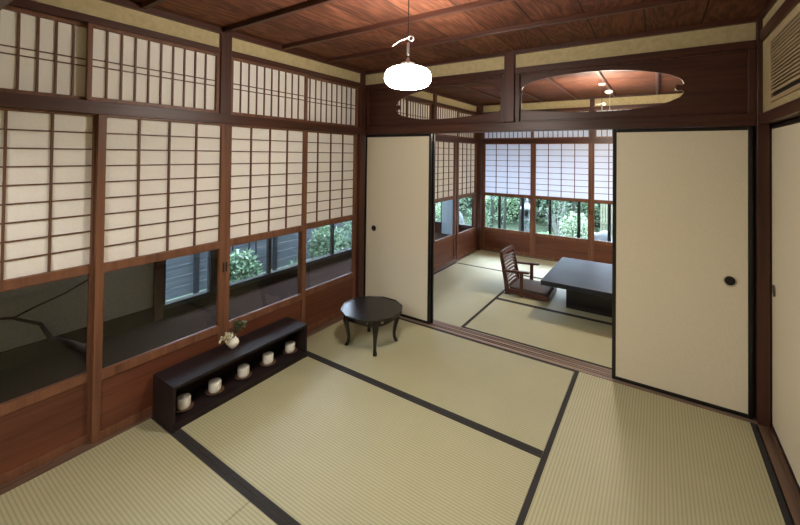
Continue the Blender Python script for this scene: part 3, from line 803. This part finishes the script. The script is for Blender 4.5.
# branch form added in the side veranda for a dark crooked mark
br = MB(); br.tube([(0,0,.0),(-.03,-.06,.07),(-.10,-.12,.12),(-.12,-.24,.20),(-.20,-.28,.30),(-.24,-.42,.38),(-.26,-.58,.42)], [.036,.032,.022,.018,.013,.010,.006], 10)
br.tube([(-.24,-.42,.38),(-.25,-.30,.42),(-.26,-.12,.47),(-.27,.06,.55),(-.28,.2,.62)], [.008,.007,.006,.005,.003], 8)
o = br.build('added_branch', M['branch_form'], loc=(-1.12, -1.92, -.03), smooth=True)
tag(o, 'dark crooked branch form added behind the leftmost glass', 'branch')

# ------------------------------------------------------------------ garden
g = sbox('ground', (-7, 9, -6, 13, -.5, -.46), M['soil'])
def shrub(name, label, cat, loc, size, n, leaf, mat, group=None, stems=5, seed=1, shape='ball'):
    t = thing(name, label, cat, loc, 0, group); rnd = random.Random(seed); random.seed(seed)
    mb = MB(); sx, sy, sz = size; tips = []
    for k in range(stems):
        a = rnd.uniform(0, 2*PI); r = rnd.uniform(.2, .8)
        e = Vector((sx*r*math.cos(a), sy*r*math.sin(a), sz*rnd.uniform(.9, 1.7)))
        mb.tube([(0.02*k,0,0), (e.x*.4, e.y*.4, e.z*.45), e], [.014,.010,.004], 6); tips.append(e)
    mb.build('stems', M['bark'], t)
    mb = MB()
    for k in range(n):
        while True:
            p = Vector((rnd.uniform(-1,1), rnd.uniform(-1,1), rnd.uniform(-1,1)))
            if .25 < p.length < 1: break
        if rnd.random() < .35:
            q = tips[rnd.randrange(len(tips))]; p = Vector((q.x+p.x*sx*.3, q.y+p.y*sy*.3, q.z+p.z*sz*.25))
        else: p = Vector((p.x*sx, p.y*sy, sz+p.z*sz))
        if p.z < .02: p.z = .02+rnd.random()*.05
        l = leaf*rnd.uniform(.6, 1.3)
        mb.leaf(p, (rnd.gauss(0,1), rnd.gauss(0,1), rnd.gauss(-.1,.7)), l, l*.45)
    mb.build('foliage', M[mat], t, recalc=False)
    return t
gs = 'garden shrubs beside the side veranda'
spots = [(-2.15,-1.05,.16,.28,.16,'leaf_dark','low green ground shrub seen in the pane above the shelf'),
         (-2.2,.02,.26,.26,.45,'leaf_dark','leafy shrub right of the finger pulls, behind the third lattice screen'),
         (-2.2,.62,.20,.20,.16,'leaf','low leafy ground shrub between the bamboo stakes'),
         (-2.2,1.08,.22,.22,.20,'leaf_dark','ground shrub seen through the corner lattice screen at left'),
         (-2.2,1.72,.32,.36,.50,'leaf_dark','broad shrub seen through the corner lattice screen at right'),
         (-2.35,2.7,.35,.45,.55,'leaf_dark','shrub in the garden corner beyond the side veranda')]
for k, (x, y, sx, sy, sz, m_, lab) in enumerate(spots):
    shrub('garden_shrub', lab, 'shrub', (x, y, -.46), (sx, sy, sz*.8), 900 if sz < .3 else 1500, .075, m_, gs, seed=20+k)
# board fence beside the side veranda
t = thing('board_fence', 'blue grey board fence behind the side garden shrubs', 'fence', (-3.0, 0.6, -.46))
mb = MB()
for k in range(14): mb.box(-.012, .012, -3.6, 4.6, .02+k*.145, .02+k*.145+.138)
mb.build('boards', M['fence'], t)
for y in (-3.0, -1.6, -.75, .6, 1.9, 3.2, 4.4):
    MB().box(.012, .06, y-.03, y+.03, 0, 2.1).build('fence_post', M['stake'], t)
for k, (x, y, l) in enumerate(((-2.6,-.02,.02),(-2.55,.16,-.03),(-2.6,.42,.04),(-2.5,.50,-.02))):
    o = MB().tube([(0,0,0),(l,l,1.9)], .012, 8).build('garden_stake', M['stake'], loc=(x,y,-.46))
    tag(o, 'thin dark stake standing before the board fence', 'stake', 'stakes before the board fence')
# back garden
gb = 'garden shrubs beyond the far windows'
back = [(-2.05,5.3,.50,.40,.60,'leaf',.09,'leafy shrub in the left side glass of the far room'),
        (-.98,5.45,.28,.28,.60,'leaf_dark',.07,'dense shrub at the left end of the garden windows'),
        (-.38,5.55,.22,.26,.20,'leaf_bright',.075,'bright green low growth before the tree trunks'),
        (.42,5.75,.22,.26,.22,'leaf_bright',.075,'bright green tuft right of the stone lantern'),
        (1.10,5.45,.34,.34,.60,'leaf_pale',.075,'broad pale azalea shrub behind the dark table'),
        (.55,8.05,.75,.4,.9,'leaf_dark',.10,'tall dark shrub at the back of the garden'),
        (2.6,8.05,.9,.4,.8,'leaf_dark',.10,'tall shrub at the right back of the garden'),
        (-1.4,8.05,.8,.4,.95,'leaf',.10,'tall shrub behind the tree trunks'),
        (-3.2,7.6,.7,.6,1.0,'leaf',.10,'tall shrub at the left back of the garden')]
for k, (x, y, sx, sy, sz, m_, lf, lab) in enumerate(back):
    shrub('garden_shrub', lab, 'shrub', (x, y, -.46), (sx, sy, sz*.75), 1900, lf*.8, m_, gb, seed=60+k)
for k, (x, y, r) in enumerate(((-.72,6.45,.03),(-.45,6.9,.045),(-.10,6.45,.025),(.75,7.15,.03),(-1.25,6.95,.04),(.25,6.95,.03))):
    t = thing('tree', 'slim tree trunk rising behind the bright growth', 'tree', (x,y,-.46), 0, 'slim trees in the garden')
    MB().tube([(0,0,0),(.02,0,.8),(-.03,.02,1.8),(0,0,3.0)], [r*1.2,r,r*.9,r*.6], 10).build('trunk', M['bark'], t, smooth=True)
    mb = MB(); rnd = random.Random(k+5); random.seed(k)
    for j in range(260):
        a, rr = rnd.uniform(0,2*PI), rnd.uniform(.03,.22)
        mb.leaf((rr*math.cos(a), rr*math.sin(a), rnd.uniform(1.9,3.1)), (rnd.gauss(0,1),rnd.gauss(0,1),rnd.gauss(-.2,.6)), .09, .04)
    mb.build('crown', M['leaf'], t, recalc=False)
# bare branching shrub
t = thing('bare_shrub', 'leafless pale shrub with fine arching twigs in the garden', 'shrub', (.56, 6.35, -.46))
mb = MB(); rnd = random.Random(9)
for k in range(30):
    a = rnd.uniform(0, 2*PI); L_ = rnd.uniform(.25, .48); h = rnd.uniform(.45, 1.15)
    mb.tube([(0,0,0),(L_*.3*math.cos(a),L_*.3*math.sin(a),h*.7),(L_*.7*math.cos(a+.2),L_*.7*math.sin(a+.2),h),(L_*math.cos(a+.3),L_*math.sin(a+.3),h*.72)], [.006,.004,.003,.0015], 5)
mb.build('twigs', M['twig'], t)
# stone lantern
t = thing('stone_lantern', 'grey stone garden lantern seen through the garden windows', 'lantern', (.03, 5.75, -.46)); t.scale = (.5, .5, .85)
MB().lathe([(0,0),(.22,0),(.22,.10),(.16,.14),(0,.14)], 6).build('base', M['lantern'], t)
MB().lathe([(0,.14),(.11,.14),(.10,.58),(0,.58)], 16).build('shaft', M['lantern'], t)
MB().lathe([(0,.58),(.12,.58),(.20,.66),(.20,.71),(0,.71)], 6).build('platform', M['stone'], t)
MB().box(-.13,-.07,-.13,.13,.71,.95).box(.07,.13,-.13,.13,.71,.95).box(-.07,.07,.07,.13,.71,.95).box(-.07,.07,-.13,-.10,.71,.76).box(-.07,.07,-.13,-.10,.90,.95).build('light_box', M['lantern'], t)
MB().lathe([(0,.95),(.32,.95),(.32,.99),(.20,1.06),(.08,1.12),(.06,1.14),(.07,1.19),(.03,1.25),(0,1.26)], 6).build('roof', M['stone'], t)
def rock(loc, s, label, seed):
    rnd = random.Random(seed); bm = bmesh.new(); bmesh.ops.create_icosphere(bm, subdivisions=3, radius=1)
    from mathutils import noise
    for v_ in bm.verts:
        k = 1+.28*noise.noise(v_.co*1.3+Vector((seed,0,0)))+.10*noise.noise(v_.co*3.5)
        v_.co = Vector((v_.co.x*s[0]*k, v_.co.y*s[1]*k, max(-.35, v_.co.z)*s[2]*k+.30*s[2]))
    mb = MB(); mb.bm.free(); mb.bm = bm
    o = mb.build('garden_rock', M['stone'], loc=loc, smooth=True); tag(o, label, 'rock', 'rocks in the garden')
rock((.26,5.2,-.46), (.18,.14,.28), 'pale rounded rock between the lantern and the azalea', 3)
rock((1.62,4.75,-.46), (.26,.2,.52), 'large smooth grey rock at the right window edge', 5)
rock((1.08,4.72,-.46), (.2,.15,.34), 'low pale rock in front of the azalea', 8)
rock((-1.2,4.6,-.46), (.26,.15,.60), 'pale rock in the side glass of the far room', 11)
t = thing('bamboo_fence', 'pale upright bamboo paling fence at the right of the garden', 'fence', (2.08, 6.7, -.46))
mb = MB()
for k in range(26): mb.tube([(-.65+k*.052, 0, 0), (-.65+k*.052, 0, 1.9)], .022, 8)
mb.build('palings', M['bamboo'], t, smooth=True)
MB().box(-.67, .68, -.045, -.02, .5, .54).box(-.67, .68, -.045, -.02, 1.3, 1.34).build('cross_rail', M['bamboo'], t)
t = thing('hedge', 'tall hedge closing the back of the garden', 'hedge', (.8, 9.0, -.46))
mb = MB(); rnd = random.Random(77); random.seed(77)
for k in range(5200): mb.leaf((rnd.uniform(-6,6), rnd.uniform(-.4,.2), rnd.uniform(0,2.6)), (rnd.gauss(0,1),rnd.gauss(-.4,1),rnd.gauss(-.2,.7)), .20, .10)
mb.build('foliage', M['leaf_dark'], t, recalc=False)
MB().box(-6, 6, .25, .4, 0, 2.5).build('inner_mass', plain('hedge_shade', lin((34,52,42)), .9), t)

# ------------------------------------------------------------------ light
def area(name, loc, rot, size, power, col, sy=None):
    l = bpy.data.lights.new(name, 'AREA'); l.energy = power; l.color = col; l.size = size
    if sy: l.shape = 'RECTANGLE'; l.size_y = sy
    o = bpy.data.objects.new(name, l); C.objects.link(o); o.location = loc; o.rotation_euler = rot; return o
# soft fill light added in the unseen room behind the viewer
area('rear_fill_light', (1.7, -4.0, 2.2), (math.radians(35), 0, 0), .9, 42, (1, .94, .88))
sun = bpy.data.lights.new('soft_sun', 'SUN'); sun.energy = 6.5; sun.angle = math.radians(24); sun.color = (.74, .86, 1)
so = bpy.data.objects.new('soft_sun', sun); C.objects.link(so); so.rotation_euler = Vector((.05,-.78,-.62)).to_track_quat('-Z','Y').to_euler(); so.location = (0, 8, 6)

w = bpy.data.worlds.new('overcast_sky'); bpy.context.scene.world = w; w.use_nodes = True
nt = w.node_tree; bg = nt.nodes['Background']
tc = nt.nodes.new('ShaderNodeTexCoord'); sp_ = nt.nodes.new('ShaderNodeSeparateXYZ'); nt.links.new(tc.outputs['Generated'], sp_.inputs[0])
cr = nt.nodes.new('ShaderNodeValToRGB'); cr.color_ramp.elements[0].color = (.62,.74,.95,1); cr.color_ramp.elements[0].position = 0
cr.color_ramp.elements[1].color = (.74,.84,1,1); cr.color_ramp.elements[1].position = .6
nt.links.new(sp_.outputs['Z'], cr.inputs[0]); nt.links.new(cr.outputs[0], bg.inputs[0]); bg.inputs[1].default_value = 9.0

# ------------------------------------------------------------------ camera (wide lens with vertical shift)
cam = bpy.data.cameras.new('camera'); co = bpy.data.objects.new('camera', cam); C.objects.link(co)
yaw, pitch, roll = math.radians(33.889), math.radians(.7839), math.radians(.6839)
fwd = Vector((-math.sin(yaw)*math.cos(pitch), math.cos(yaw)*math.cos(pitch), math.sin(pitch)))
rt = Vector((math.cos(yaw), math.sin(yaw), 0)); up = rt.cross(fwd)
rt2 = rt*math.cos(roll)+up*math.sin(roll); up2 = up*math.cos(roll)-rt*math.sin(roll)
co.matrix_world = Matrix(((rt2.x,up2.x,-fwd.x,2.4833),(rt2.y,up2.y,-fwd.y,-3.0980),(rt2.z,up2.z,-fwd.z,1.5611),(0,0,0,1)))
cam.sensor_fit = 'HORIZONTAL'; cam.sensor_width = 36; cam.lens = 383.357/800*36; cam.shift_y = -113.404/800
cam.clip_start = .02
S = bpy.context.scene; S.camera = co
S.view_settings.view_transform = 'Standard'; S.view_settings.look = 'None'; S.view_settings.exposure = .17
S.cycles.use_denoising = True; S.cycles.max_bounces = 10; S.cycles.diffuse_bounces = 5; S.cycles.transparent_max_bounces = 24
S.cycles.sample_clamp_indirect = 6; S.cycles.caustics_reflective = False; S.cycles.caustics_refractive = False
